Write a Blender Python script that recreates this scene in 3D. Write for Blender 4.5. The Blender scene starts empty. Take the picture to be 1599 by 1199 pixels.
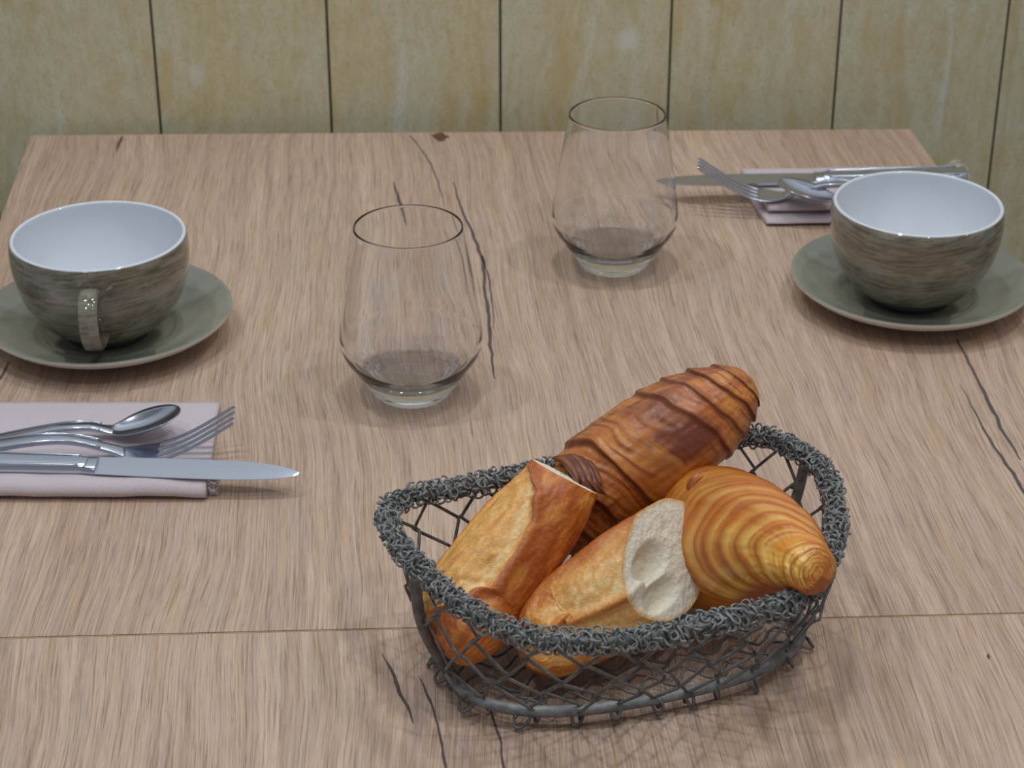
import bpy, math, random
from mathutils import Vector, noise
random.seed(7)
PI = math.pi
S = bpy.context.scene
COL = S.collection

# ------------------------------------------------------------------ camera, world, lights, exposure
cd = bpy.data.cameras.new('camera'); cam = bpy.data.objects.new('camera', cd); COL.objects.link(cam)
cam.location = (0, 0, .62); cam.rotation_euler = (math.radians(62), 0, 0)
cd.sensor_width = 36; cd.lens = 3200 / 1599 * 36; cd.clip_start = .01
cd.dof.use_dof = True; cd.dof.focus_distance = 1.06; cd.dof.aperture_fstop = 20
S.camera = cam
w = bpy.data.worlds.new('room_light'); S.world = w; w.use_nodes = True
w.node_tree.nodes['Background'].inputs[0].default_value = (.78, .88, 1, 1)
w.node_tree.nodes['Background'].inputs[1].default_value = .40
def lamp(name, loc, power, size, color=(1, 1, 1)):
    l = bpy.data.lights.new(name, 'AREA'); l.shape = 'DISK'; l.size = size; l.energy = power; l.color = color
    o = bpy.data.objects.new(name, l); COL.objects.link(o); o.location = loc
    return o
COOL = (.86, .94, 1)
for x, y, p in ((-.62, 1.12, 6), (.04, 1.30, 6), (.68, 1.14, 6), (-.55, .15, 5.5), (.5, .15, 5.5), (-.30, .62, 2.8), (.34, .62, 2.8)):
    lamp('ceiling_downlight', (x, y, 1.66), p, .075, COOL)
lamp('warm_pendant_light', (1.25, .95, 1.0), 1.6, .06, (1, .62, .28))
vs = S.view_settings
vs.view_transform = 'Standard'; vs.look = 'None'; vs.gamma = 1; vs.exposure = -0.6
try: vs.use_curve_mapping = False
except Exception: pass

# ------------------------------------------------------------------ helpers
def tag(o, label=None, cat=None, group=None, kind=None):
    if label: o['label'] = label
    if cat: o['category'] = cat
    if group: o['group'] = group
    if kind: o['kind'] = kind
    return o
def empty(name, loc=(0, 0, 0), rz=0, **k):
    o = bpy.data.objects.new(name, None); o.empty_display_size = .02
    o.location = loc; o.rotation_euler = (0, 0, rz); COL.objects.link(o)
    return tag(o, **k)
def mesh(name, V, F, m, parent=None, smooth=True, cols=None, fac=None):
    me = bpy.data.meshes.new(name); me.from_pydata([tuple(v) for v in V], [], F)
    if m: me.materials.append(m)
    if smooth: me.polygons.foreach_set('use_smooth', [True] * len(F))
    if cols:
        a = me.color_attributes.new('Tone', 'FLOAT_COLOR', 'POINT')
        a.data.foreach_set('color', [c for q in cols for c in (*q, 1)])
    if fac:
        a = me.attributes.new('Fac', 'FLOAT', 'POINT'); a.data.foreach_set('value', fac)
    me.update()
    o = bpy.data.objects.new(name, me); COL.objects.link(o); o.parent = parent
    return o
def box(name, x0, x1, y0, y1, z0, z1, m, parent=None):
    V = [(x, y, z) for z in (z0, z1) for x, y in ((x0, y0), (x1, y0), (x1, y1), (x0, y1))]
    F = [(3, 2, 1, 0), (4, 5, 6, 7), (0, 1, 5, 4), (1, 2, 6, 5), (2, 3, 7, 6), (3, 0, 4, 7)]
    return mesh(name, V, F, m, parent, False)
def bevel(o, wd, seg=2):
    b = o.modifiers.new('bevel', 'BEVEL'); b.width = wd; b.segments = seg; b.limit_method = 'ANGLE'
    return o
def lathe(name, prof, m, parent=None, n=96, closed=False):
    V = []; F = []
    for r, z in prof:
        for i in range(n): V.append((r * math.cos(2*PI*i/n), r * math.sin(2*PI*i/n), z))
    L = len(prof)
    for j in range(L if closed else L - 1):
        k = (j + 1) % L
        for i in range(n):
            F.append((j*n+i, j*n+(i+1) % n, k*n+(i+1) % n, k*n+i))
    return mesh(name, V, F, m, parent)
def spl(P, n):                                   # Catmull-Rom through tuples, n samples per span
    out = []
    Q = [tuple(2*a-b for a, b in zip(P[0], P[1]))] + list(P) + [tuple(2*a-b for a, b in zip(P[-1], P[-2]))]
    for i in range(1, len(Q) - 2):
        for k in range(n):
            t = k / n
            out.append(tuple(.5*(2*b+(c-a)*t+(2*a-5*b+4*c-d)*t*t+(3*b-a-3*c+d)*t**3) for a, b, c, d in zip(Q[i-1], Q[i], Q[i+1], Q[i+2])))
    out.append(tuple(P[-1]))
    return out
def tube(V, F, P, r, n=6, closed=False, cap=True):
    P = [Vector(p) for p in P]; L = len(P); b0 = len(V); N = None
    for i in range(L):
        T = (P[(i+1) % L] - P[i-1]) if closed else (P[min(i+1, L-1)] - P[max(i-1, 0)])
        if T.length < 1e-9: T = Vector((0, 0, 1))
        T.normalize()
        if N is None:
            N = T.orthogonal().normalized()
        N = (N - T * N.dot(T))
        N = N.normalized() if N.length > 1e-6 else T.orthogonal().normalized()
        B = T.cross(N); rr = r[i] if isinstance(r, (list, tuple)) else r
        for k in range(n):
            a = 2*PI*k/n; V.append(P[i] + (N*math.cos(a) + B*math.sin(a)) * rr)
    for i in range(L if closed else L - 1):
        j = (i + 1) % L
        for k in range(n): F.append((b0+i*n+k, b0+i*n+(k+1) % n, b0+j*n+(k+1) % n, b0+j*n+k))
    if not closed and cap:
        F.append(tuple(b0+k for k in reversed(range(n)))); F.append(tuple(b0+(L-1)*n+k for k in range(n)))
def ss(a, b, x):
    t = max(0., min(1., (x-a)/(b-a))); return t*t*(3-2*t)
def mix(a, b, t): return tuple(p+(q-p)*t for p, q in zip(a, b))
def nz(x, y, z=0.): return noise.noise(Vector((x, y, z)))
def lin(r, g, b):
    f = lambda c: c/12.92/255 if c <= 10 else ((c/255+.055)/1.055)**2.4
    return (f(r), f(g), f(b))

# ------------------------------------------------------------------ materials
class NT:
    def __init__(s, name):
        s.m = bpy.data.materials.new(name); s.m.use_nodes = True; s.t = s.m.node_tree
        s.b = s.t.nodes['Principled BSDF']; s.out = s.t.nodes['Material Output']
    def n(s, typ, ins=None, **kw):
        nd = s.t.nodes.new(typ)
        for k, v in kw.items(): setattr(nd, k, v)
        for k, v in (ins or {}).items(): s.set(nd.inputs[k], v)
        return nd
    def set(s, sock, v):
        if isinstance(v, bpy.types.NodeSocket): s.t.links.new(v, sock)
        elif isinstance(v, tuple) and len(v) == 3 and sock.type == 'RGBA': sock.default_value = (*v, 1)
        else: sock.default_value = v
    def co(s, scale=(1, 1, 1), loc=(0, 0, 0), rot=(0, 0, 0), kind='Object', src=None):
        c = src or s.n('ShaderNodeTexCoord').outputs[kind]
        return s.n('ShaderNodeMapping', {0: c, 1: loc, 2: rot, 3: scale}).outputs[0]
    def noise(s, co, scale=1., detail=2., rough=.5, dist=0.):
        return s.n('ShaderNodeTexNoise', {'Vector': co, 'Scale': scale, 'Detail': detail, 'Roughness': rough, 'Distortion': dist}).outputs[0]
    def ramp(s, f, a, b, ca=(0, 0, 0), cb=(1, 1, 1)):
        if a > b: a, b, ca, cb = b, a, cb, ca
        r = s.n('ShaderNodeValToRGB', {0: f}); e = r.color_ramp.elements
        e[0].position = a; e[1].position = b; e[0].color = (*ca, 1); e[1].color = (*cb, 1)
        return r.outputs[0]
    def mix(s, f, a, b, mode='MIX'):
        nd = s.n('ShaderNodeMix', data_type='RGBA', blend_type=mode)
        s.set(nd.inputs[0], f); s.set(nd.inputs[6], a); s.set(nd.inputs[7], b)
        return nd.outputs[2]
    def math(s, op, a, b=0.):
        nd = s.n('ShaderNodeMath', operation=op); s.set(nd.inputs[0], a); s.set(nd.inputs[1], b)
        return nd.outputs[0]
    def bump(s, h, strength, dist):
        s.set(s.b.inputs['Normal'], s.n('ShaderNodeBump', {'Height': h, 'Strength': strength, 'Distance': dist}).outputs[0])
    def p(s, **k):
        for a, v in k.items(): s.set(s.b.inputs[a.replace('_', ' ')], v)
        return s

def plain(name, col, rough=.5, metal=0., **k):
    t = NT(name); t.p(Base_Color=col, Roughness=rough, Metallic=metal, **k); return t.m

def oak(name, off):
    t = NT(name); base = t.co((1, 1, 1), off, (0, 0, math.radians(-4)))
    wv = t.n('ShaderNodeVectorMath', {0: t.n('ShaderNodeTexNoise', {'Vector': t.co((3.2, 2.0, 1), src=base), 'Scale': 1., 'Detail': 2.}).outputs[1], 1: (.5, .5, .5)}, operation='SUBTRACT').outputs[0]
    wv2 = t.n('ShaderNodeVectorMath', {0: t.n('ShaderNodeTexNoise', {'Vector': t.co((30, 22, 1), src=base), 'Scale': 1., 'Detail': 1.}).outputs[1], 1: (.5, .5, .5)}, operation='SUBTRACT').outputs[0]
    a = t.n('ShaderNodeVectorMath', {0: wv, 1: (.075, 0, 0), 2: base}, operation='MULTIPLY_ADD').outputs[0]
    a = t.n('ShaderNodeVectorMath', {0: wv2, 1: (.0016, 0, 0), 2: a}, operation='MULTIPLY_ADD').outputs[0]
    broad = t.noise(t.co((7, 1.6, 1), src=a), 1, 2)
    mid = t.noise(t.co((70, 2.2, 1), src=a), 1, 3, .6)
    fine = t.noise(t.co((760, 9, 1), src=a), 1, 3, .6)
    pore = t.noise(t.co((1150, 24, 1), (3, 1, 0), src=a), 1, 2, .55)
    ring = t.n('ShaderNodeTexWave', {'Vector': a, 'Scale': 17., 'Distortion': 3.2, 'Detail': 2., 'Detail Scale': .8}, wave_type='BANDS', bands_direction='X').outputs[1]
    c = t.mix(t.ramp(broad, .35, .65), lin(212, 182, 158), lin(196, 164, 142))
    c = t.mix(t.math('MULTIPLY', t.ramp(mid, .40, .70), .45), c, lin(170, 140, 120))
    c = t.mix(t.math('MULTIPLY', t.ramp(ring, .55, 1.), .20), c, lin(150, 114, 88))
    c = t.mix(t.math('MULTIPLY', t.ramp(fine, .46, .70), .40), c, lin(142, 114, 98))
    c = t.mix(t.math('MULTIPLY', t.ramp(fine, .50, .30), .25), c, lin(226, 206, 192))
    c = t.mix(t.math('MULTIPLY', t.ramp(pore, .56, .72), .50), c, lin(100, 78, 66))
    hair = t.noise(t.co((1900, 70, 1), (7, 5, 0), src=a), 1, 2, .6); tint = t.noise(t.co((150, 14, 1), (2, 8, 0), src=a), 1, 2, .6)
    c = t.mix(t.math('MULTIPLY', t.ramp(hair, .54, .70), .26), c, lin(112, 90, 78))
    c = t.mix(t.math('MULTIPLY', t.ramp(hair, .46, .30), .18), c, lin(232, 214, 202))
    c = t.mix(t.math('MULTIPLY', t.ramp(tint, .52, .68), .30), c, lin(182, 160, 152))
    c = t.mix(t.math('MULTIPLY', t.ramp(tint, .46, .32), .30), c, lin(196, 160, 120))
    t.p(Base_Color=c, Roughness=.52); t.b.inputs['Specular IOR Level'].default_value = .32
    t.bump(t.math('SUBTRACT', t.math('MULTIPLY', fine, -.6), t.math('ADD', t.ramp(pore, .52, .72), t.math('MULTIPLY', hair, .4))), .5, .0006)
    return t.m

def plank_mat():
    t = NT('washed_plank'); rnd = t.n('ShaderNodeObjectInfo').outputs['Random']
    off = t.n('ShaderNodeCombineXYZ', {0: t.math('MULTIPLY', rnd, 37.), 1: 0., 2: t.math('MULTIPLY', rnd, 19.)}).outputs[0]
    c0 = t.n('ShaderNodeVectorMath', {0: t.n('ShaderNodeTexCoord').outputs['Object'], 1: off}, operation='ADD').outputs[0]
    wv = t.n('ShaderNodeVectorMath', {0: t.n('ShaderNodeTexNoise', {'Vector': t.co((6, 1, 5), src=c0), 'Scale': 1., 'Detail': 2.}).outputs[1], 1: (.5, .5, .5)}, operation='SUBTRACT').outputs[0]
    a = t.n('ShaderNodeVectorMath', {0: wv, 1: (.05, 0, .02), 2: c0}, operation='MULTIPLY_ADD').outputs[0]
    big = t.noise(t.co((16, 1, 4.5), src=a), 1, 3, .6)
    blot = t.noise(t.co((34, 1, 16), (5, 0, 2), src=a), 1, 3, .6)
    strk = t.noise(t.co((75, 1, 3.2), src=a), 1, 3, .6)
    strk2 = t.noise(t.co((40, 1, 2.0), (9, 0, 4), src=a), 1, 2, .5)
    speck = t.noise(t.co((420, 1, 260), src=a), 1, 2, .6)
    c = t.mix(t.ramp(big, .36, .64), lin(206, 201, 172), lin(208, 192, 150))
    c = t.mix(t.math('MULTIPLY', t.ramp(blot, .50, .68), .55), c, lin(200, 174, 122))
    c = t.mix(t.math('MULTIPLY', t.ramp(strk, .52, .75), .45), c, lin(216, 216, 204))
    c = t.mix(t.math('MULTIPLY', t.ramp(strk2, .62, .72), .5), c, lin(224, 228, 226))
    c = t.mix(t.math('MULTIPLY', t.ramp(strk, .44, .28), .35), c, lin(168, 156, 122))
    c = t.mix(t.math('MULTIPLY', t.ramp(speck, .48, .72), .45), c, lin(160, 152, 124))
    cl = t.noise(t.co((120, 1, 60), (1, 0, 9), src=a), 1, 4, .7); ocr = t.noise(t.co((22, 1, 7), (8, 0, 3), src=a), 1, 3, .6)
    c = t.mix(t.math('MULTIPLY', t.ramp(cl, .5, .7), .4), c, lin(222, 218, 200))
    c = t.mix(t.math('MULTIPLY', t.ramp(cl, .48, .3), .4), c, lin(180, 164, 124))
    c = t.mix(t.math('MULTIPLY', t.ramp(ocr, .56, .66), .5), c, lin(196, 166, 104))
    pv = t.n('ShaderNodeTexVoronoi', {'Vector': t.co((9, 1, 7), src=a), 'Scale': 1.}).outputs[0]
    c = t.mix(t.math('MULTIPLY', t.ramp(pv, .10, .03), .6), c, lin(226, 226, 222))
    t.p(Base_Color=c, Roughness=.75); t.bump(t.math('ADD', strk, speck), .25, .0006)
    return t.m

def glaze_mat(name, streak):
    t = NT(name); o = t.n('ShaderNodeTexCoord').outputs['Object']
    if streak:
        sx = t.n('ShaderNodeSeparateXYZ', {0: o}); ang = t.math('ARCTAN2', sx.outputs[0], sx.outputs[1])
        cyl = t.n('ShaderNodeCombineXYZ', {0: ang, 1: 0., 2: t.math('ADD', sx.outputs[2], t.math('MULTIPLY', t.math('SINE', t.math('MULTIPLY', ang, 2.)), .004))}).outputs[0]
        s1 = t.noise(t.co((2.2, 1, 420), src=cyl), 1, 4, .65)
        s2 = t.noise(t.co((1.6, 1, 60), (3, 0, 1), src=cyl), 1, 3, .6)
        s3 = t.noise(t.co((5.5, 1, 900), (1, 0, 7), src=cyl), 1, 3, .7)
        c = t.mix(t.ramp(s1, .36, .62), lin(94, 84, 68), lin(142, 134, 116))
        c = t.mix(t.math('MULTIPLY', t.ramp(s2, .46, .66), .6), c, lin(166, 162, 150))
        c = t.mix(t.math('MULTIPLY', t.ramp(s3, .56, .70), .7), c, lin(80, 68, 52))
        c = t.mix(t.math('MULTIPLY', t.ramp(s2, .44, .26), .5), c, lin(88, 78, 62))
    else:
        s1 = t.noise(t.co((30, 30, 30), src=o), 1, 3, .6)
        c = t.mix(t.ramp(s1, .35, .65), lin(128, 128, 114), lin(148, 147, 132))
    t.p(Base_Color=c, Roughness=.10); t.b.inputs['Coat Weight'].default_value = .4; t.b.inputs['Coat Roughness'].default_value = .05
    return t.m

def thin_glass():
    t = NT('thin_clear_glass'); nt = t.t; nt.nodes.remove(t.b)
    tr = t.n('ShaderNodeBsdfTransparent', {0: (.985, .988, .992)}); gl = t.n('ShaderNodeBsdfGlossy', {0: (1, 1, 1), 'Roughness': .02})
    lw = t.n('ShaderNodeLayerWeight', {0: .5}).outputs['Facing']
    fr = t.math('ADD', t.math('MULTIPLY', t.math('POWER', lw, 4.), .62), .022)
    mx = t.n('ShaderNodeMixShader'); nt.links.new(fr, mx.inputs[0]); nt.links.new(tr.outputs[0], mx.inputs[1]); nt.links.new(gl.outputs[0], mx.inputs[2])
    nt.links.new(mx.outputs[0], t.out.inputs[0]); return t.m
def solid_glass():
    t = NT('thick_clear_glass'); t.p(Base_Color=(.985, .992, 1.), Roughness=.0, IOR=1.5); t.b.inputs['Transmission Weight'].default_value = 1; return t.m
def steel(name, rough):
    t = NT(name); s = t.noise(t.co((60, 700, 60)), 1, 2)
    t.p(Base_Color=(.60, .63, .72), Metallic=1., Roughness=rough); t.bump(s, .04, .0002); return t.m
def cloth(name, col, sc):
    t = NT(name); o = t.co((1, 1, 1), (0, 0, 0), (0, 0, .78))
    wv = t.n('ShaderNodeTexWave', {'Vector': o, 'Scale': sc, 'Distortion': 1.5, 'Detail': 1.}, bands_direction='X').outputs[1]
    f = t.noise(t.co((900, 900, 900)), 1, 2)
    c = t.mix(t.math('MULTIPLY', f, .5), col, tuple(v*.82 for v in col))
    t.p(Base_Color=c, Roughness=.95); t.b.inputs['Sheen Weight'].default_value = .25
    t.bump(t.math('ADD', t.math('MULTIPLY', wv, .6), f), .5, .0005); return t.m
def bread(name, rough, bsc, bst, spots, coat=0., grain=320.):
    t = NT(name); tone = t.n('ShaderNodeAttribute', attribute_name='Tone').outputs[0]
    a = t.noise(t.co(), grain, 3, .65); b = t.noise(t.co(), 70., 4, .65); d = t.noise(t.co((1, 1, 1), (4, 2, 1)), grain*2.2, 2, .6)
    c = t.mix(t.math('MULTIPLY', t.ramp(a, .48, .68), spots), tone, t.mix(1., tone, (1.55, 1.5, 1.45), 'MULTIPLY'))
    c = t.mix(t.math('MULTIPLY', t.ramp(b, .52, .34), .22), c, t.mix(1., c, (.70, .58, .46), 'MULTIPLY'))
    c = t.mix(t.math('MULTIPLY', t.ramp(d, .64, .74), spots*.8), c, t.mix(.35, c, lin(240, 215, 175)))
    t.p(Base_Color=c, Roughness=rough); t.b.inputs['Coat Weight'].default_value = coat; t.b.inputs['Coat Roughness'].default_value = .25
    t.b.inputs['Subsurface Weight'].default_value = .0
    t.bump(t.math('ADD', a, t.math('MULTIPLY', b, .5)), bst, bsc); return t.m
def crumb():
    t = NT('bread_crumb'); tone = t.n('ShaderNodeAttribute', attribute_name='Tone').outputs[0]
    v = t.n('ShaderNodeTexVoronoi', {'Vector': t.co(), 'Scale': 330.}).outputs[0]; a = t.noise(t.co(), 260., 3, .7); b = t.noise(t.co(), 700., 2, .6)
    c = t.mix(t.math('MULTIPLY', t.ramp(a, .56, .72), .35), tone, t.mix(1., tone, (.84, .78, .68), 'MULTIPLY'))
    t.p(Base_Color=c, Roughness=.85); t.bump(t.math('ADD', t.math('ADD', a, b), v), .5, .0010)
    t.b.inputs['Subsurface Weight'].default_value = .25; t.b.inputs['Subsurface Radius'].default_value = (.004, .003, .002); t.b.inputs['Subsurface Scale'].default_value = 1.
    return t.m
def wire_mat(name, col, col2):
    t = NT(name); a = t.noise(t.co(), 130., 3, .6); b = t.noise(t.co((1, 1, 1), (3, 3, 3)), 420., 2, .6)
    c = t.mix(t.ramp(a, .38, .62), col, col2); c = t.mix(t.math('MULTIPLY', t.ramp(b, .6, .75), .5), c, lin(150, 150, 146))
    t.p(Base_Color=c, Roughness=.55, Metallic=.15); t.bump(b, .3, .0004); return t.m

M = dict(oak1=oak('oak_laminate', (0, 0, 0)), oak2=oak('oak_laminate_front', (1.37, 2.9, 0)), band=plain('edge_band', lin(202, 172, 132), .6),
         crack=plain('dark_split', lin(88, 78, 74), .75), knot=plain('oak_knot', lin(104, 70, 52), .7), plank=plank_mat(), groove=plain('groove_backing', lin(104, 106, 92), .9),
         white=plain('ceiling_white', (.82, .82, .81), .9), floor=plain('floor_grey', (.16, .14, .12), .7), black=plain('black_metal', (.03, .03, .03), .4),
         glaze=glaze_mat('brushed_glaze', True), saucer=glaze_mat('sage_glaze', False), porcelain=plain('porcelain', (.72, .74, .78), .05), foot=plain('dark_foot', lin(58, 54, 54), .35),
         under=plain('saucer_underside', lin(206, 200, 190), .25), thin=thin_glass(), glass=solid_glass(), steel=steel('polished_steel', .16), blade=steel('satin_steel', .24),
         napkin=cloth('pink_grey_cotton', lin(212, 196, 200), 260.), fringe=plain('cotton_fringe', lin(226, 216, 214), .95),
         crust=bread('baguette_crust', .48, .0009, .55, .60, .10, 430.), pale=bread('baguette_score', .6, .0012, .6, .35), flaky=bread('croissant_crust', .42, .0008, .45, .22, .22, 260.), flaky2=bread('golden_croissant_crust', .36, .0006, .3, .10, .30, 200.), crumb=crumb(),
         wire=wire_mat('grey_wire', lin(112, 112, 111), lin(144, 144, 142)), dwire=wire_mat('dark_wire', lin(90, 88, 86), lin(120, 118, 116)))

# ------------------------------------------------------------------ setting
WA = math.radians(4); WP = Vector((-.40, 1.622, 0))
wall = empty('wall_back', WP, WA, kind='structure', label='wall of pale washed wooden planks behind the table')
back = box('wall_backing', -1.6, 2.4, .004, .05, -.75, 1.75, M['groove'], wall)
pw = .1438
pl0 = None
for i in range(-10, 17):
    x0 = .1036 + (i - 1) * pw
    if pl0 is None:
        pl0 = box('plank', .0010, pw - .0010, 0, .0039, -.75, .26, M['plank'], wall); bevel(pl0, .0012); o = pl0
    else:
        o = pl0.copy(); COL.objects.link(o); o.parent = wall
    o.location = (x0, 0, 0)
box('added_upper_panel', -1.6, 2.4, .001, .0039, .262, 1.75, M['white'], wall)  # unseen white panel, added so steel and glass reflect cooler and bounce brightens
bevel(box('added_dado_rail', -1.6, 2.4, -.012, .0039, .255, .285, M['white'], wall), .004)  # unseen rail, added to trim the white reflecting panel above the planks
tag(box('floor', -2, 2.2, -1.2, 1.75, -.80, -.75, M['floor']), 'grey floor under the tables', kind='structure')
tag(box('ceiling', -2, 2.2, -1.2, 1.60, 1.75, 1.80, M['white']), 'white ceiling over the tables', kind='structure')

def table(name, quad, m, label, zt=0.):
    t = empty(name, ((quad[0][0]+quad[2][0])/2, (quad[0][1]+quad[2][1])/2, -.75), label=label, cat='table', group='wooden tables pushed together')
    c = Vector(t.location)
    L = [(Vector((*q, 0)) - c) for q in quad]
    def slab(nm, inset, z0, z1, mm):
        cx = sum((p.x for p in L))/4; cy = sum((p.y for p in L))/4
        pts = [((p.x + (inset if p.x < cx else -inset)), (p.y + (inset if p.y < cy else -inset))) for p in L]
        V = [(*p, z0) for p in pts] + [(*p, z1) for p in pts]
        F = [(3, 2, 1, 0), (4, 5, 6, 7), (0, 1, 5, 4), (1, 2, 6, 5), (2, 3, 7, 6), (3, 0, 4, 7)]
        return mesh(nm, V, F, mm, t, False)
    slab('edge_band', 0., .72, .7494, M['band'])
    slab('tabletop', .0006, .7212, .75, m)
    V = []; F = []; tube(V, F, [(0, 0, .018), (0, 0, .722)], .035, 24); mesh('pedestal', V, F, M['black'], t)
    bevel(box('base_plate', -.21, .21, -.21, .21, 0, .02, M['black'], t), .004)
    return t
t1 = table('dining_table', [(-.346, .8802), (.399, .9118), (.335, 1.6235), (-.402, 1.609)], M['oak1'], 'square oak table against the plank wall, holding cups and glasses')
t2 = table('dining_table', [(-.292, .177), (.453, .2086), (.3985, .9112), (-.3465, .8796)], M['oak2'], 'nearer oak table in front of the thin seam, with bare foreground')

def crack(par, P, m=None, amp=.5, name='crack'):
    Q = spl(P, 8); V = []; F = []; c = Vector(par.location)
    for i, (x, y, wd) in enumerate(Q):
        a = Q[max(0, i-1)]; b = Q[min(len(Q)-1, i+1)]
        T = Vector((b[0]-a[0], b[1]-a[1], 0)).normalized(); N = Vector((-T.y, T.x, 0))
        k = max(wd, .1) * .00042
        jl = k * (1 + amp * nz(x*300, y*160, 1)); jr = k * (1 + amp * nz(x*300, y*160, 7))
        p = Vector((x, y, .00025)) - c + N * .0012 * nz(y*70, x*70, 3)
        V += [p - N*jl, p + N*jr]
    for i in range(len(Q)-1): F.append((2*i, 2*i+1, 2*i+3, 2*i+2))
    top = [o for o in par.children if o.name.startswith('tabletop')][0]
    return mesh(name, V, F, m or M['crack'], top, False)
for P in ([(-.0463, 1.5052, 1.0), (-.038, 1.4475, 2.0), (-.0294, 1.4051, 2.6), (-.0221, 1.3591, 2.9), (-.0192, 1.3101, 2.4), (-.016, 1.259, 2.8), (-.0133, 1.2016, 1.9), (-.011, 1.1727, .7)],
          [(-.0222, 1.3647, 1.4), (-.0162, 1.3208, 1.5), (-.013, 1.2689, .8), (-.0124, 1.2442, .4)],
          [(-.0939, 1.5052, 1.0), (-.0881, 1.4702, 2.6), (-.0841, 1.4475, 2.2), (-.0799, 1.4207, .8)],
          [(-.0847, 1.6065, 1.2), (-.0719, 1.5667, 1.3), (-.0634, 1.5321, 1.2), (-.0558, 1.4856, .9), (-.0514, 1.4538, .4)],
          [(-.3244, 1.605, 2.4), (-.3243, 1.5925, 3.0), (-.3238, 1.571, 1.)],
          [(.2988, 1.2297, 1.5), (.3008, 1.1834, 2.1), (.3022, 1.1397, 2.7), (.3036, 1.0985, 2.3), (.3065, 1.0687, 1.)],
          [(.289, 1.1656, .4), (.2904, 1.1313, 1.1), (.2944, 1.0826, 2.0), (.2986, 1.0482, 2.6), (.3016, 1.019, 2.)],
          [(-.3329, 1.1683, 2.0), (-.3309, 1.1816, 1.8), (-.3303, 1.1961, .7)]): crack(t1, P)
for P in ([(-.067, .8700, .33), (-.0634, .8585, 1.5), (-.0573, .8394, 2.4), (-.052, .8235, 1.8), (-.0486, .8105, .5)],
          [(-.047, .8502, .5), (-.0422, .834, 1.5), (-.0367, .8105, 1.2), (-.0339, .7929, 1.5), (-.0312, .7735, 1.3), (-.029, .75, .4)],
          [(-.0107, .8235, 1.0), (-.008, .808, 1.5), (-.0051, .7905, 1.2), (-.0035, .7735, 1.5), (-.002, .75, .5)],
          [(.2461, .8690, .8), (.2462, .8668, 2.0), (.2461, .8646, .8)]): crack(t2, P)
crack(t1, [(-.0595, 1.614, 5), (-.0596, 1.606, 15), (-.0600, 1.594, 4)], M['knot'], 1., 'knot')

# ------------------------------------------------------------------ cups and saucers
def saucer(loc, label):
    r = empty('coffee_saucer', loc, label=label, cat='saucer', group='sage saucers')
    top = [(.0001, .0052), (.030, .0052), (.0415, .0053), (.0432, .0057), (.0448, .0072), (.0464, .0079), (.050, .0085), (.060, .0113), (.072, .0160), (.080, .0200), (.0822, .0207), (.0829, .0203)]
    lathe('dish', top, M['saucer'], r, 128)
    un = [(.0829, .0203), (.0830, .0196), (.0822, .0183), (.076, .0135), (.064, .0075), (.050, .0030), (.046, .0022), (.0455, .0), (.0425, .0), (.042, .0020), (.0001, .0022)]
    lathe('underside', un, M['under'], r, 128)
    return r
def cup(loc, rz, label):
    r = empty('coffee_cup', loc, rz, label=label, cat='cup', group='brushed grey cups')
    out = [(.0262, .0040), (.0335, .0072), (.0415, .0132), (.0484, .0225), (.0538, .0335), (.0571, .0460), (.0583, .0570), (.0582, .0650), (.0576, .0695), (.0570, .0706)]
    lathe('body', spl(out, 5), M['glaze'], r, 128)
    inn = [(.0570, .0706), (.0561, .0714), (.0550, .0712), (.0544, .0700), (.0546, .0640), (.0543, .0560), (.0522, .0450), (.0478, .0330), (.0415, .0225), (.0330, .0140), (.0230, .0095), (.0120, .0080), (.0001, .0078)]
    lathe('lining', spl(inn, 4), M['porcelain'], r, 128)
    lathe('foot_ring', [(.0270, .0048), (.0276, .0040), (.0276, .0006), (.0270, 0), (.0225, 0), (.0220, .0008), (.0215, .0045), (.0001, .0045)], M['foot'], r, 96)
    P = spl([(-.0572, .0545), (-.0640, .0580), (-.0720, .0572), (-.0785, .0510), (-.0798, .0420), (-.0760, .0320), (-.0680, .0240), (-.0580, .0200), (-.0468, .0205)], 8)
    V = []; F = []; n = 20; L = len(P)
    for i, (y, z) in enumerate(P):
        a = P[max(0, i-1)]; b = P[min(L-1, i+1)]; T = Vector((0, b[0]-a[0], b[1]-a[1])).normalized(); N = Vector((0, -T.z, T.y))
        s = i/(L-1); wd = .0060 + .0022 * (abs(2*s-1)**3); th = .0031 + .0012 * (abs(2*s-1)**4)
        for k in range(n):
            q = 2*PI*k/n; cx = math.copysign(abs(math.cos(q))**.6, math.cos(q)); cz = math.copysign(abs(math.sin(q))**.8, math.sin(q))
            V.append(Vector((cx*wd, y, z)) + N*cz*th)
    for i in range(L-1):
        for k in range(n): F.append((i*n+k, i*n+(k+1) % n, (i+1)*n+(k+1) % n, (i+1)*n+k))
    mesh('handle', V, F, M['glaze'], r)
    return r
saucer((-.271, 1.2365, 0), 'sage green saucer under the cup whose handle faces the viewer')
saucer((.277, 1.291, 0), 'sage green saucer beside the far napkin, under the cup with hidden handle')
cup((-.271, 1.2306, .0054), math.radians(4), 'brushed grey-brown coffee cup with its handle facing the viewer')
cup((.2754, 1.284, .0054), math.radians(196), 'brushed grey-brown coffee cup beside the far napkin, handle hidden behind')

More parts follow.
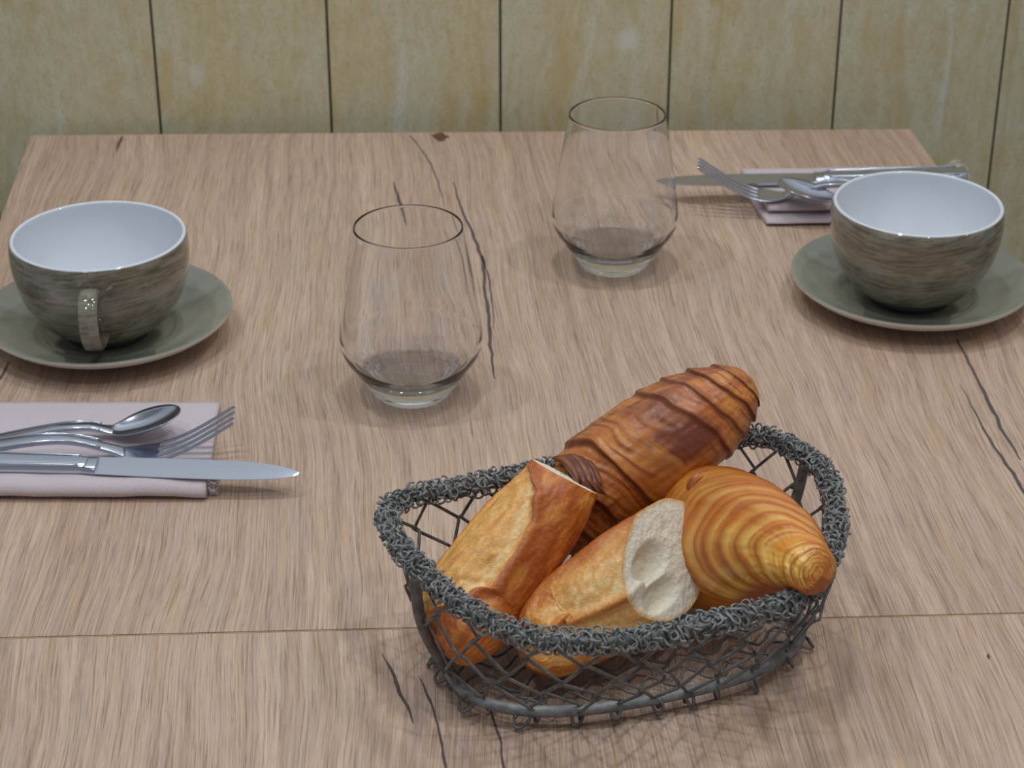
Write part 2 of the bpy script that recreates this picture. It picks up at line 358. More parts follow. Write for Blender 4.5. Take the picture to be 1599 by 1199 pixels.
# ------------------------------------------------------------------ glasses
def glass(loc, label):
    r = empty('stemless_glass', loc, label=label, cat='glass', group='stemless glasses')
    out = [(.0001, .0000), (.0215, .0000), (.0230, .0003), (.0248, .0020), (.0270, .0048), (.0284, .0078), (.0310, .0112), (.0326, .0146), (.0356, .0182), (.0380, .0220), (.0413, .0266), (.0438, .0318), (.0450, .0372), (.0451, .0410), (.0442, .0500), (.0424, .0630), (.0401, .0780), (.0374, .0940), (.0350, .1080), (.0338, .1148)]
    inn = [(.0327, .1148), (.0339, .1080), (.0363, .0940), (.0389, .0780), (.0412, .0630), (.0430, .0500), (.0437, .0410), (.0432, .0350), (.0408, .0292), (.0366, .0236), (.0318, .0186), (.0262, .0148), (.0190, .0124), (.0100, .0112), (.0001, .0108)]
    rim = [(.0336, .1154), (.0333, .1156), (.0329, .1154)]
    lathe('bowl', [out[0], out[1], out[2]] + spl(out[3:], 5) + rim + spl(inn, 5), M['glass'], r, 128)
    return r
glass((-.0637, 1.1550, .0002), 'clear stemless glass nearer the viewer, beside the long dark crack')
glass((.0735, 1.3500, .0002), 'clear stemless glass further back, beside the far knife and fork')

# ------------------------------------------------------------------ cutlery
def strip(name, st, nv, th, m, parent, n=6, flat=False):      # st: (x, half width, z, dish, tilt)
    Q = spl(st, n); V = []; F = []; L = len(Q); W = nv + 1
    for side in (1, -1):
        for (x, hw, z, dish) in Q:
            for k in range(W):
                v = 2*k/nv - 1
                edge = 1 - abs(v)**4 * .75
                V.append((x, v*hw, z + dish*(v*v) + side*th*.5*edge))
    o = L*W
    for i in range(L-1):
        for k in range(nv):
            a = i*W+k; F.append((a, a+W, a+W+1, a+1)); F.append((o+a, o+a+1, o+a+W+1, o+a+W))
        a = i*W; F.append((a, o+a, o+a+W, a+W)); a = i*W+nv; F.append((a, a+W, o+a+W, o+a))
    for i in (0, L-1):
        for k in range(nv):
            a = i*W+k
            F.append((a, a+1, o+a+1, o+a) if i == 0 else (a, o+a, o+a+1, a+1))
    return mesh(name, V, F, m, parent)
def ribs(parent, xs, yf, zf, r):
    for s in (-1, 1):
        V = []; F = []; tube(V, F, spl([(x, s*yf(x), zf(x)) for x in xs], 5), r, 8); mesh('handle_bead', V, F, M['steel'], parent)
def pose(o, loc, rz, tilt=0., roll=0.):
    o.location = loc; o.rotation_euler = (roll, tilt, rz)
def spoon(label, k=1.):
    r = empty('tea_spoon', label=label, cat='spoon', group='steel spoons')
    h = strip('handle', [(-.110, .0085, .0008, 0), (-.095, .0080, .0032, 0), (-.060, .0058, .0078, 0), (-.030, .0046, .0098, 0), (-.012, .0044, .0086, 0), (-.002, .0046, .0052, 0), (.004, .0055, .0030, .0006)], 8, .0040, M['steel'], r)
    ribs(h, (-.105, -.08, -.055, -.03, -.014, -.003), lambda x: .0040 + max(0, (-x-.02))*.035, lambda x: {-.105: .0028, -.08: .0072, -.055: .0098, -.03: .0113, -.014: .0105, -.003: .0072}[x], .0007)
    strip('bowl', [(.002, .0050, .0034, .0007), (.008, .0092, .0014, .0032), (.016, .0132, .0010, .0052), (.025, .0146, .0018, .0060), (.034, .0136, .0040, .0050), (.041, .0104, .0068, .0030), (.0455, .0056, .0092, .0010), (.0468, .0012, .0100, 0)], 14, .0014, M['steel'], r, 8)
    return r
def fork(label):
    r = empty('table_fork', label=label, cat='fork', group='steel forks')
    h = strip('handle', [(-.115, .0090, .0010, 0), (-.095, .0082, .0040, 0), (-.060, .0060, .0100, 0), (-.030, .0048, .0135, 0), (-.012, .0046, .0125, 0), (.006, .0048, .0070, 0), (.018, .0066, .0025, 0)], 8, .0042, M['steel'], r)
    ribs(h, (-.105, -.08, -.055, -.03, -.012, .004), lambda x: .0042 + max(0, (-x-.02))*.035, lambda x: {-.105: .0043, -.08: .0088, -.055: .0125, -.03: .0152, -.012: .0143, .004: .0098}[x], .0007)
    strip('head', [(.014, .0050, .0042, 0), (.020, .0084, .0020, .0004), (.027, .0112, .0012, .0008), (.034, .0121, .0016, .0008), (.038, .0122, .0024, .0006)], 12, .0020, M['steel'], r)
    for k in range(4):
        y = -.0104 + k*.00693
        t = strip('tine', [(.036, .0019, .0022, 0), (.046, .0017, .0052, 0), (.058, .0016, .0106, 0), (.070, .0015, .0176, 0), (.080, .0012, .0240, 0), (.084, .0006, .0264, 0)], 4, .0020, M['steel'], r)
        t.location = (0, y, 0)
    return r
def knife(label):
    r = empty('table_knife', label=label, cat='knife', group='steel knives')
    h = strip('handle', [(-.112, .0062, .0045, 0), (-.108, .0090, .0045, 0), (-.085, .0088, .0045, 0), (-.040, .0074, .0045, 0), (-.006, .0066, .0045, 0), (.000, .0060, .0045, 0)], 12, .0082, M['steel'], r)
    ribs(h, (-.105, -.08, -.055, -.03, -.004), lambda x: .0046 + max(0, -x)*.018, lambda x: .0082, .0008)
    strip('bolster', [(-.002, .0066, .0045, 0), (.003, .0072, .0045, 0), (.006, .0072, .0045, 0)], 8, .0060, M['steel'], r)
    # blade: straight spine, curved cutting edge
    st = [(.004, -.0075, .0072), (.030, -.0084, .0078), (.060, -.0090, .0080), (.085, -.0090, .0076), (.105, -.0078, .0058), (.118, -.0056, .0026), (.1245, -.0030, -.0008), (.1258, -.0018, -.0014)]
    Q = spl(st, 8); V = []; F = []
    for x, a, b in Q:
        V += [(x, a, .0042), (x, a, .0046), (x, (a+b)*.5, .0051), (x, b, .0055), (x, b, .0037)]
    for i in range(len(Q)-1):
        for k in range(5):
            F.append((i*5+k, i*5+(k+1) % 5, i*5+5+(k+1) % 5, i*5+5+k))
    F.append((0, 1, 2, 3, 4)); n = (len(Q)-1)*5; F.append((n+4, n+3, n+2, n+1, n))
    bl = mesh('blade', V, F, M['blade'], r, False)
    return r
pose(spoon('steel tea spoon lying next to the fork on the left napkin'), (-.2460, 1.0885, .0052), math.radians(2), math.radians(-8))
pose(fork('steel fork with raised tines between spoon and knife on the left napkin'), (-.2490, 1.0630, .0046), math.radians(4))
pose(knife('steel table knife at the front of the left napkin, blade past its edge'), (-.2490, 1.0385, .0095), math.radians(-3.5), 0, math.radians(7))
pose(knife('steel table knife at the far side of the right napkin, half behind the cup'), (.2400, 1.4730, .0130), math.radians(183.5), 0, math.radians(-7))
pose(fork('steel fork on the right napkin with tines raised beside the far glass'), (.2240, 1.4380, .0136), math.radians(174))
pose(spoon('steel tea spoon resting on the fork on the right napkin'), (.2440, 1.4190, .0190), math.radians(165), math.radians(-3))

# ------------------------------------------------------------------ napkins
def sheet(name, x0, x1, y0, y1, z, th, m, parent, skew=0., wob=.0008, nx=60, ny=16, seed=0., round_=.003):
    V = []; F = []; W = ny + 1
    for side in (1, -1):
        for i in range(nx+1):
            for j in range(W):
                u = i/nx; v = j/ny; y = y0 + (y1-y0)*v; x = x0 + (x1-x0)*u + skew*(v-.5)
                d = min(y-y0, y1-y) ; e = min(1, math.sqrt(max(0, 1-(1-min(1, d/round_))**2)))
                h = wob*nz(x*45+seed, y*45, seed)
                yy = y + .0006*nz(x*60, seed, side*0)
                V.append((x + .0005*nz(y*90, seed, 5), yy, z + h + side*th*.5*max(e, .12)))
    o = (nx+1)*W
    for i in range(nx):
        for j in range(ny):
            a = i*W+j; F.append((a, a+W, a+W+1, a+1)); F.append((o+a, o+a+1, o+a+W+1, o+a+W))
        a = i*W; F.append((a, o+a, o+a+W, a+W)); a += ny; F.append((a, a+W, o+a+W, o+a))
    for i in (0, nx):
        for j in range(ny):
            a = i*W+j; F.append((a, a+1, o+a+1, o+a) if i == 0 else (a, o+a, o+a+1, a+1))
    return mesh(name, V, F, m, parent)
def fringe(parent, x, y, z, dx, n=46, spread=.006, ln=.006):
    V = []; F = []
    for i in range(n):
        p = Vector((x, y + random.uniform(-spread, spread), z + random.uniform(-.003, .004)))
        d = Vector((dx*random.uniform(.5, 1.2), random.uniform(-.6, .6), random.uniform(-.5, .5)))*ln
        e = Vector((random.uniform(-1, 1), random.uniform(-1, 1), random.uniform(-1, 1)))*.0018
        tube(V, F, [p, p+d*.5+e, p+d], .00028, 4)
    tag(mesh('fringe', V, F, M['fringe'], parent), kind='stuff')
r = empty('cloth_napkin', (-.27, 1.08, 0), label='pinkish grey folded cloth napkin under the left cutlery, front fold rolled', cat='napkin', group='pinkish grey napkins')
sheet('bottom_layer', -.14, .0865, -.0470, .0580, .0012, .0020, M['napkin'], r, -.004, .0003, 60, 24, 1.)
sheet('upper_layer', -.14, .0885, -.0420, .0560, .0030, .0018, M['napkin'], r, -.006, .0003, 60, 24, 2.)
sheet('rolled_fold', -.14, .0920, -.0600, -.0300, .0058, .0112, M['napkin'], r, 0., .0010, 70, 24, 3., .009)
fringe(r, .0925, -.049, .006, 1, 60, .005)
r = empty('cloth_napkin', (.27, 1.475, 0), math.radians(2), label='pinkish grey folded cloth napkin between the right saucer and the wall', cat='napkin', group='pinkish grey napkins')
sheet('bottom_layer', -.086, .070, -.0550, .034, .0032, .0050, M['napkin'], r, -.012, .0004, 50, 20, 4., .004)
sheet('upper_layer', -.083, .072, -.0450, .034, .0098, .0062, M['napkin'], r, -.012, .0005, 50, 20, 5., .004)
fringe(r, .076, .030, .006, 1, 120, .014, .012)

# ------------------------------------------------------------------ wire basket
RIM = [(-.0634, .8864), (-.0498, .9021), (-.0296, .9097), (-.0098, .9168), (.034, .9347), (.079, .9517), (.1212, .9635), (.1416, .9600), (.1571, .9414), (.1649, .9117), (.1628, .8772), (.154, .8435), (.1333, .8068), (.1093, .7941), (.0892, .7857), (.0589, .7755), (.0353, .7725), (.0148, .7745), (-.0058, .7857), (-.024, .8031), (-.0405, .8276), (-.0561, .8563)]
BC = Vector((.052, .869, 0))
ZR = .0755
def closed_curve(P, n):
    L = len(P); out = []
    for i in range(L):
        a, b, c, d = (P[(i+k-1) % L] for k in range(4))
        for k in range(n):
            t = k/n; out.append(tuple(.5*(2*q+(r_-p)*t+(2*p-5*q+4*r_-s)*t*t+(3*q-p-3*r_+s)*t**3) for p, q, r_, s in zip(a, b, c, d)))
    return out
rc = [Vector((x, y, ZR)) - BC for x, y in closed_curve(RIM, 14)]
cum = [0.]
for i in range(len(rc)): cum.append(cum[-1] + (rc[(i+1) % len(rc)] - rc[i]).length)
PER = cum[-1]
def rim(t):
    s = (t % 1) * PER; lo, hi = 0, len(rc)
    while hi - lo > 1:
        m_ = (lo+hi)//2
        if cum[m_] <= s: lo = m_
        else: hi = m_
    return rc[lo].lerp(rc[(lo+1) % len(rc)], (s-cum[lo])/(cum[lo+1]-cum[lo]))
RA = math.radians(18)
def base(t):
    p = rim(t); a = math.atan2(p.y, p.x) - RA
    c, s = math.cos(a), math.sin(a); e = 2.5
    k = (abs(c/.094)**e + abs(s/.053)**e) ** (-1/e)
    u, v = k*c + .006, k*s
    return Vector((u*math.cos(RA)-v*math.sin(RA), u*math.sin(RA)+v*math.cos(RA), .0085))
def side(t, h):                     # h 0 rim .. 1 base, slightly bellied
    p = rim(t).lerp(base(t), h); d = Vector((p.x, p.y, 0)).normalized()
    return p + d * .006 * math.sin(PI*h)
bk = empty('wire_basket', BC, label='grey wire mesh basket with curled wire rim holding bread and croissants', cat='basket')
V = []; F = []; tube(V, F, [rim(i/150) for i in range(150)], .0032, 10, True); mesh('rim_rod', V, F, M['dwire'], bk)
V = []; F = []; tube(V, F, [base(i/130) for i in range(130)], .0030, 10, True); mesh('base_rod', V, F, M['wire'], bk)
for t in (.920, .375, .165):
    V = []; F = []; tube(V, F, [side(t, .02+.96*k/10) * 1.0 for k in range(11)], .0030, 10); mesh('upright', V, F, M['dwire'], bk)
NS = 46; K = 4
for i in range(NS):
    P = []
    for k in range(K+1):
        h = .03 + .95*k/K; sgn = 1 if (k + i) % 2 else -1
        t = (i + .5 + .5*sgn*.96)/NS; j = .0016
        q = side(t + random.uniform(-.0012, .0012), h) + Vector((random.uniform(-j, j), random.uniform(-j, j), random.uniform(-j, j)))
        n_ = Vector((q.x, q.y, 0)).normalized(); dh = .05
        a = side(t - sgn*.0014, h - dh*.5); b = side(t - sgn*.0014, h + dh*.5); off = q - side(t, h)
        P += [a + off + n_*.0009*sgn, q + sgn*n_*.0010 + (side(t + sgn*.0008, h) - side(t, h)), b + off - n_*.0009*sgn]
    # hooked tail curling round the base rod
    e = P[-1]; n_ = Vector((e.x, e.y, 0)).normalized(); T = Vector((-n_.y, n_.x, 0)); q = random.choice((.1, .15, .25, .35, .5, .75)); sd = random.choice((-1, 1))
    P += [e + n_*.004*q + Vector((0, 0, -.002)), e + n_*.0085*q + T*.003*sd*q + Vector((0, 0, -.0055)), e + n_*.0095*q + T*.008*sd*q + Vector((0, 0, -.0050)), e + n_*.006*q + T*.010*sd*q + Vector((0, 0, -.0015)), e + n_*.0030*q + T*.007*sd*q + Vector((0, 0, .0005))]
    P = [Vector((p.x, p.y, max(p.z, .0012))) for p in P]
    V = []; F = []; tube(V, F, spl([tuple(p) for p in P], 3), .00088, 6); mesh('mesh_wire', V, F, M['dwire'], bk)
# floor mesh
cr, sr = math.cos(RA), math.sin(RA)
NB = 9
for i in range(NB):
    v0 = -.044 + .0098*i + .005
    P = []; n_ = 15
    L = .094 * (max(0, 1 - (abs(v0)/.053)**2.5))**.4
    for k in range(n_):
        u = -L + 2*L*k/(n_-1); v = v0 + .0049*(1 if k % 2 else -1)
        P.append(((u+.006)*cr - v*sr, (u+.006)*sr + v*cr, .0075 + .0008*(1 if (k+i) % 2 else -1)))
    V = []; F = []; tube(V, F, spl(P, 3), .0008, 6); mesh('floor_wire', V, F, M['dwire'], bk)
# curled wire wrapped round the rim
V = []; F = []
NCURL = 1150
for i in range(NCURL):
    t = (i + random.uniform(-.3, .3))/NCURL; c = rim(t); T = (rim(t+.002) - rim(t-.002)).normalized(); N = Vector((-T.y, T.x, 0)); Z = Vector((0, 0, 1))
    a = (i*2.399) % (2*PI) + random.uniform(-.3, .3)
    out = N*math.cos(a) + Z*math.sin(a); tan = -N*math.sin(a) + Z*math.cos(a)
    rr = random.uniform(.0018, .0028); ctr = c + out*(.0040 + random.uniform(0, .0011))
    ax1 = (T*random.uniform(.5, 1) + tan*random.uniform(-.8, .8)).normalized(); ax2 = (out*random.uniform(.25, 1) + tan*random.uniform(-.9, .9)); ax2 = (ax2 - ax1*ax2.dot(ax1)).normalized()
    a0 = random.uniform(0, 6.28); sw = random.uniform(4.3, 6.6)
    tube(V, F, [ctr + (ax1*math.cos(a0+sw*k/9) + ax2*math.sin(a0+sw*k/9))*rr + ax1.cross(ax2)*.0011*(k/9-.5) for k in range(10)], .00060, 5)
for i in range(150):                     # longer wraps lying along the rod
    t = i/150 + random.uniform(-.003, .003); P = []
    a0 = random.uniform(0, 6.28)
    for k in range(8):
        tt = t + .0016*k; c = rim(tt); T = (rim(tt+.002)-rim(tt-.002)).normalized(); N = Vector((-T.y, T.x, 0)); a = a0 + k*.75
        P.append(c + (N*math.cos(a) + Vector((0, 0, 1))*math.sin(a))*.0044)
    tube(V, F, P, .00075, 5)
tag(mesh('rim_curls', V, F, M['wire'], bk), kind='stuff')

# ------------------------------------------------------------------ bread: lofted bodies
FR = Vector((0, -.85, .53))
def loft(name, stn, m, parent, ns, nphi, disp, colf, cap0=True, cap1=True, shear=None):
    per = max(2, ns // (len(stn)-1)); Q = spl(stn, per); L = len(Q); V = []; F = []; C = []; frames = []
    for i, q in enumerate(Q):
        c = Vector(q[:3]); a, b = max(q[3], .0004), max(q[4], .0004)
        T = (Vector(Q[min(L-1, i+1)][:3]) - Vector(Q[max(0, i-1)][:3])).normalized()
        sd = T.cross(FR).normalized(); fr = sd.cross(T).normalized(); s = i/(L-1); frames.append((c, T, sd, fr, a, b))
        for k in range(nphi):
            ph = 2*PI*k/nphi - PI
            d = disp(s, ph)
            sh = T*shear(s, ph, a, b) if shear else Vector()
            V.append(c + sd*(math.sin(ph)*(a+d)) + fr*(math.cos(ph)*(b+d)) + sh); C.append(colf(s, ph))
    for i in range(L-1):
        for k in range(nphi):
            a = i*nphi+k; b = i*nphi+(k+1) % nphi; F.append((a, a+nphi, b+nphi, b))
    for flag, i in ((cap0, 0), (cap1, L-1)):
        if flag:
            V.append(frames[i][0]); C.append(C[i*nphi]); z = len(V)-1
            for k in range(nphi):
                a = i*nphi+k; b = i*nphi+(k+1) % nphi; F.append((z, a, b) if i == 0 else (z, b, a))
    return mesh(name, V, F, m, parent, True, C), frames
def endround(stn, k0, k1):            # add rounded-off ends
    return stn

def local(stn, o): return [(q[0]-o[0], q[1]-o[1], q[2]-o[2], q[3], q[4]) for q in stn]
crust_o = lin(200, 116, 40); crust_r = lin(176, 90, 32); crust_l = lin(222, 160, 78); crust_p = lin(234, 200, 140); brown = lin(140, 68, 22)

# baguette piece leaning at the left, with an open pale score
O = (-.0197, .8544, .012)
B1 = [(-.0330, .8255, .0330, .0004, .0004), (-.0318, .8270, .0335, .0085, .0080), (-.0285, .8305, .0350, .0165, .0150), (-.0246, .8407, .038, .0232, .0205), (-.0197, .8544, .044, .0256, .0230), (-.0079, .8683, .054, .0254, .0235), (.0067, .8825, .066, .0246, .0230), (.0191, .8939, .078, .0222, .0205), (.0270, .9018, .087, .0190, .0171)]
b1 = empty('baguette_piece', O, label='crusty baguette piece leaning in the left of the basket with a long pale score', cat='bread', group='baguette pieces')
def sc1(s):                            # boundary of the pale score across the width (phi), left side is negative or positive side
    return [(.27, -1.6), (.33, -.6), (.42, -.05), (.52, .16), (.65, .10), (.75, -.05), (.85, -.35), (.93, -.8), (.97, -1.3), (1., -1.7)]
def interp(tab, s):
    if s <= tab[0][0]: return tab[0][1]
    for (a, u), (b, v) in zip(tab, tab[1:]):
        if s <= b: return u + (v-u)*ss(a, b, s)*1.0
    return tab[-1][1]
SC = sc1(0)
def in1(s, ph):
    e = interp(SC, s); lo = -1.75
    d = min(e - ph, ph - lo); d2 = (s - .27)*4
    return min(d, d2), e - ph
def disp1(s, ph):
    i, e = in1(s, ph); n = .0011*nz(s*7, math.cos(ph)*2, math.sin(ph)*2) + .0004*nz(s*30, math.cos(ph)*9, math.sin(ph)*9)
    dep = -.0030*ss(-.02, .10, i) + .0010*ss(.1, .7, i)
    lip = .0016*math.exp(-((e+.10)/.12)**2) * ss(.27, .36, s)*ss(.95, .82, s) * (1 if -1.75 < ph else 0)
    return n + dep + lip + .0010*ss(.1, .5, i)*nz(s*24, ph*5, 4)
def col1(s, ph):
    i, e = in1(s, ph); n = nz(s*9, ph*3, 2); n2 = nz(s*26, ph*9, 5)
    c = mix(crust_o, crust_r, ss(-.3, .5, n + .7*math.exp(-((e+.35)/.35)**2)))
    c = mix(c, crust_l, .35*ss(.1, .6, -n) + .25*ss(.9, 1.5, ph))
    p = mix(crust_l, crust_p, .75*ss(-.2, .9, n2*.7 + .7*math.exp(-((e-.16)/.14)**2)))
    p = mix(p, crust_o, .5*ss(.15, .5, nz(s*14, ph*5, 9)))
    return mix(c, p, ss(-.015, .03, i))
SH1 = lambda s, ph, a, b: -ss(.75, 1., s)*(.22*b*math.cos(ph) - .10*a*math.sin(ph))
o, fr = loft('crust', local(B1, O), M['crust'], b1, 200, 180, disp1, col1, True, False, SH1)
def cut_face(name, frame, parent, dents, nrm_push=.0, n=72, rings=26, shear=None, disp=None, s=1.):
    c, T, sd, fr_, a, b = frame; V = []; F = []; C = []
    for j in range(rings+1):
        q = j/rings
        for k in range(n):
            ph = 2*PI*k/n - PI; d = disp(s, ph) if disp else 0
            x = math.sin(ph)*q*(a+d); y = math.cos(ph)*q*(b+d)
            dep = 0; tone = (.80, .72, .58)
            for (dx, dy, rx, ry, dd) in dents:
                u = math.hypot((x-dx)/rx, (y-dy)/ry); w_ = ss(1., .55, u); dep -= dd*w_
                tone = mix(tone, (.74, .62, .42), .45*w_)
            dep += .0007*nz(x*400, y*400, 1)*(1-q**8) + nrm_push*(1-q*q)
            e = ss(.90, 1., q); tone = mix(tone, lin(224, 176, 108), e)
            if shear: dep += q*shear(1., ph, a, b)
            V.append(c + sd*x + fr_*y + T*dep); C.append(tone)
    for j in range(rings):
        for k in range(n):
            a_ = j*n+k; b_ = j*n+(k+1) % n; F.append((a_, a_+n, b_+n, b_))
    return mesh(name, V, F, M['crumb'], parent, True, C)
cut_face('crumb_face', fr[-1], b1, [(.003, .002, .008, .006, .004)], .0005, disp=disp1, shear=SH1)

# baguette piece with the open crumb face
O = (.0417, .8517, .012)
B2 = [(.0065, .8235, .0275, .0004, .0004), (.0075, .8245, .0278, .0060, .0060), (.0105, .8275, .0288, .0120, .0115), (.016, .8341, .030, .0188, .0174), (.0273, .8465, .034, .0243, .0219), (.0417, .8517, .042, .0264, .0231), (.0594, .8579, .052, .0277, .0242), (.0770, .8630, .0615, .0275, .0242)]
b2 = empty('baguette_piece', O, label='baguette piece at the front of the basket, its cut end showing white crumb with holes', cat='bread', group='baguette pieces')
RG = [(.15, -.62), (.4, -.22), (.7, -.02), (1., .14)]
def disp2(s, ph):
    e = ph - interp(RG, s); n = .0011*nz(s*7+3, math.cos(ph)*2, math.sin(ph)*2) + .0004*nz(s*30, math.cos(ph)*9, math.sin(ph)*9)
    return n + .0030*math.exp(-(e/.09)**2)*ss(.1, .3, s) - .0016*ss(0, .25, e)*ss(1.3, .6, e)*ss(.1, .3, s) + .0016*math.exp(-((ph+1.15)/.16)**2)*ss(.1, .35, s)
def col2(s, ph):
    e = ph - interp(RG, s); n = nz(s*8, ph*3, 12); n2 = nz(s*22, ph*8, 15)
    pale = mix(crust_l, crust_p, ss(-.2, .5, n2)*.7 + .3*ss(.5, 1, s))
    c = mix(crust_o, crust_l, ss(-.3, .4, n))
    mid_ = ss(-1.05, -.2, ph)*ss(.05, -.15, e)*ss(.25, .6, s + .12*n2)
    c = mix(c, pale, mid_)
    c = mix(c, mix(crust_l, crust_p, .35+.4*n2), ss(.02, .15, e)*ss(1.3, .7, e)*ss(.1, .5, s))
    c = mix(c, crust_r, .8*math.exp(-((ph+1.25)/.3)**2))
    c = mix(c, lin(198, 122, 50), .7*math.exp(-((e+.01)/.06)**2)*ss(.1, .3, s))
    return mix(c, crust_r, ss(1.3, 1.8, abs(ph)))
SH2 = lambda s, ph, a, b: -ss(.45, 1., s)*(1.05*b*math.cos(ph) + .30*a*math.sin(ph))
o, fr = loft('crust', local(B2, O), M['crust'], b2, 200, 180, disp2, col2, True, False, SH2)
c, T, sd, f_, a, b = fr[-1]
cut_face('crumb_face', fr[-1], b2, [(-.0035, .0085, .0100, .0100, .0100), (.0125, .0070, .0078, .0095, .0080), (-.014, -.004, .004, .003, .001), (.004, -.012, .003, .003, .001)], .001, disp=disp2, shear=SH2)

# croissants
def layers(edges, s, sl):              # edges: (position, height, width) -> sawtooth relief and distance to the nearest lower edge
    h = 0; near = 9
    for p, hh, wd in edges:
        d = s - (p + sl)
        h += hh*(math.exp(-max(0, d)/wd) if d > 0 else math.exp(-((d/.006)**2)))
        if abs(d) < abs(near): near = d
    return h, near
O = (.0712, .9395, .02)
C1 = [(.0150, .9080, .0400, .0004, .0004), (.0160, .9090, .0415, .0100, .0100), (.0200, .9130, .046, .0175, .0165), (.0300, .9230, .054, .0228, .0205), (.0380, .9290, .060, .0240, .0215), (.0544, .9365, .070, .0268, .0250), (.0712, .9395, .080, .0292, .0270), (.0881, .9445, .090, .0278, .0255), (.1036, .9511, .098, .0240, .0215), (.1155, .9559, .105, .0180, .0170), (.1230, .9590, .1090, .0125, .0120), (.1262, .9603, .1107, .0075, .0070), (.1272, .9607, .1112, .0004, .0004)]
k1 = empty('croissant', O, label='dark browned croissant leaning up over the back rim of the basket', cat='croissant', group='croissants')
E1 = [(.16, .0020, .03), (.30, .0030, .05), (.42, .0026, .05), (.60, .0018, .03), (.66, .0016, .03), (.73, .0022, .04), (.80, .0014, .03)]
def disp3(s, ph):
    sl = .05*math.sin(ph + .4) + .012*nz(ph*2, 3, s*2)
    h, _ = layers(E1, s, sl)
    e = ss(0, .12, s)*ss(1, .9, s)
    return (h + .0010*nz(s*6, math.cos(ph)*1.5, math.sin(ph)*1.5 + 5) + .00045*nz((s-sl)*85, ph*1.5, 8) + .0004*nz(s*30, ph*9, 8))*e
def col3(s, ph):
    sl = .05*math.sin(ph + .4) + .012*nz(ph*2, 3, s*2)
    h, near = layers(E1, s, sl); n = nz(s*10, ph*2, 21); n2 = nz((s-sl)*90, ph*1.6, 25)
    c = mix(lin(206, 128, 56), lin(182, 100, 40), ss(-.3, .4, n))
    c = mix(c, lin(112, 50, 30), .9*ss(-.12, .55, nz(s*5+4, ph*1.2, 31)*.8 + .35*nz(s*16, ph*9, 33) + .8*math.exp(-((s-.56)/.07)**2)*math.exp(-((ph+.3)/.8)**2) - .1))
    c = mix(c, lin(206, 134, 62), .6*ss(.02, .10, near)*ss(.2, .1, near)*(1 if near > 0 else 0))
    c = mix(c, lin(112, 52, 24), .75*math.exp(-((near+.006)/.010)**2))
    c = mix(c, lin(128, 62, 28), .7*ss(.12, .5, n2))
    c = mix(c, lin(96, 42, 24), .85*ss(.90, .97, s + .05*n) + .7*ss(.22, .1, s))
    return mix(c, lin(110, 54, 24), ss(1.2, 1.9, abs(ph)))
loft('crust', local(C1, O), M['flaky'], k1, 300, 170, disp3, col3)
# dark flap of dough curling over at the low end
def flap(name, P, hw, th, m, parent, cola, colb):
    Q = spl(P, 8); V = []; F = []; C = []; n = 14; L = len(Q)
    for i, q in enumerate(Q):
        T = (Vector(Q[min(L-1, i+1)]) - Vector(Q[max(0, i-1)])).normalized(); sd = T.cross(FR).normalized(); fr_ = sd.cross(T)
        s = i/(L-1); wv = hw*(math.sin(PI*min(1, .08+s*.92))**.6 + .02)
        for k in range(n):
            a = 2*PI*k/n; V.append(Vector(q) + sd*math.cos(a)*wv + fr_*math.sin(a)*th*(1+.5*nz(s*9, a, 2))); C.append(mix(cola, colb, max(0, min(1, .45+.8*nz(s*1.5, k*2.7, 3)))))
    for i in range(L-1):
        for k in range(n): F.append((i*n+k, i*n+n+k, i*n+n+(k+1) % n, i*n+(k+1) % n))
    F.append(tuple(range(n))); F.append(tuple((L-1)*n+k for k in reversed(range(n))))
    return mesh(name, V, F, m, parent, True, C)
def off(P, o): return [(p[0]-o[0], p[1]-o[1], p[2]-o[2]) for p in P]
FLAP1 = [(.0285, .9290, .0830), (.0330, .9220, .0860), (.0370, .9110, .0860), (.0400, .9020, .0835), (.0455, .9010, .0775)]
for j in range(5):
    dx = (j-2)*.0030; P = [(p[0]+dx*.95, p[1]+dx*.35 - abs(j-2)*.0004, p[2]-.3*dx-abs(j-2)*.0006) for p in FLAP1[:5-(j in (0, 4))]]
    flap('dough_layer', off(P, O), .0024, .0022, M['flaky'], k1, lin(86, 42, 26), (lin(120, 62, 34) if j % 2 else lin(158, 92, 46)))

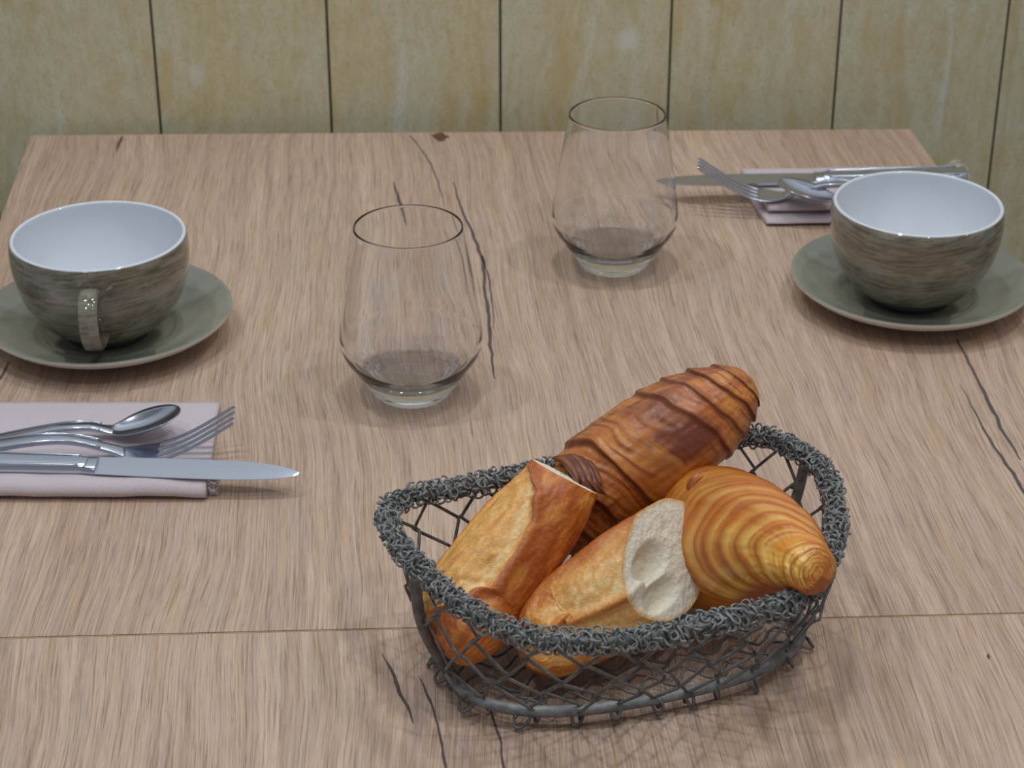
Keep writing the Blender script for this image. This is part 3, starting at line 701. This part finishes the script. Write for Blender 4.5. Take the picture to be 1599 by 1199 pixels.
O = (.1073, .8808, .02)
C2 = [(.0790, .9344, .0360, .0004, .0004), (.0823, .9318, .0370, .0160, .0120), (.0890, .9216, .0400, .0297, .0205), (.0973, .9068, .0470, .0360, .0259), (.1085, .8904, .0570, .0367, .0264), (.1202, .8675, .0700, .0307, .0233), (.1294, .8446, .0800, .0222, .0182), (.1370, .8222, .0870, .0146, .0131), (.1411, .8104, .0900, .0116, .0108), (.1432, .8060, .0910, .0092, .0087), (.1443, .8038, .0916, .0056, .0053), (.1447, .8030, .0918, .0004, .0004)]
k2 = empty('croissant', O, label='golden croissant with fine curved layers at the right of the basket, tip on the rim', cat='croissant', group='croissants')
E2 = [(.40, .0012, .02), (.46, .0014, .02), (.505, .0012, .02), (.55, .0014, .02), (.60, .0014, .025), (.70, .0010, .02), (.76, .0012, .02), (.82, .0012, .02), (.865, .0009, .015), (.91, .0008, .015), (.95, .0006, .015)]
def sl2(s, ph): return .26*(1-math.cos(ph*.8 - .12))*(1.15-s) - .02 + .010*nz(ph*2, 13, s*3)
def disp4(s, ph):
    h, _ = layers(E2, s, sl2(s, ph)); e = ss(0, .12, s)*ss(1, .93, s)
    return (h + .0012*nz(s*6, math.cos(ph)*2, math.sin(ph)*2 + 5) + .0006*nz((s-sl2(s, ph))*85, ph*.8, 8) + .0003*nz(s*40, ph*8, 18))*e
def col4(s, ph):
    sl = sl2(s, ph); h, near = layers(E2, s, sl); n = nz(s*7, ph*1.6, 41); n2 = nz((s-sl)*75, ph*.7, 45)
    c = mix(lin(226, 140, 36), lin(242, 186, 78), ss(-.2, .4, n + .5*math.exp(-((s-.80)/.10)**2)*math.exp(-((ph-.25)/.7)**2)))
    c = mix(c, lin(176, 86, 22), .85*math.exp(-((near+.004)/.010)**2))
    c = mix(c, lin(246, 206, 122), .45*ss(.008, .018, near)*ss(.045, .02, near))
    c = mix(c, lin(186, 92, 26), .75*ss(.08, .45, n2))
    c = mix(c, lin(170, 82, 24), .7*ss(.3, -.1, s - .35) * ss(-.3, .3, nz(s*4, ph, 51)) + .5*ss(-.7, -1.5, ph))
    c = mix(c, lin(206, 116, 34), .5*ss(.88, .97, s))
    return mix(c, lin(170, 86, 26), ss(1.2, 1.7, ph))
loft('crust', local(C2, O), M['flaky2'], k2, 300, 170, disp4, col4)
FLAP2 = [(.1110, .9125, .0800), (.1050, .9105, .0835), (.0966, .9030, .0870), (.0915, .8990, .0830), (.0955, .8980, .0775), (.1050, .9000, .0760)]
for j in range(3):
    P = [(p[0]+j*.0022, p[1]-j*.0012, p[2]-j*.0022) for p in FLAP2]
    flap('dough_layer', off(P, O), .0026, .0021, M['flaky2'], k2, lin(120, 58, 22), lin(206, 122, 44))
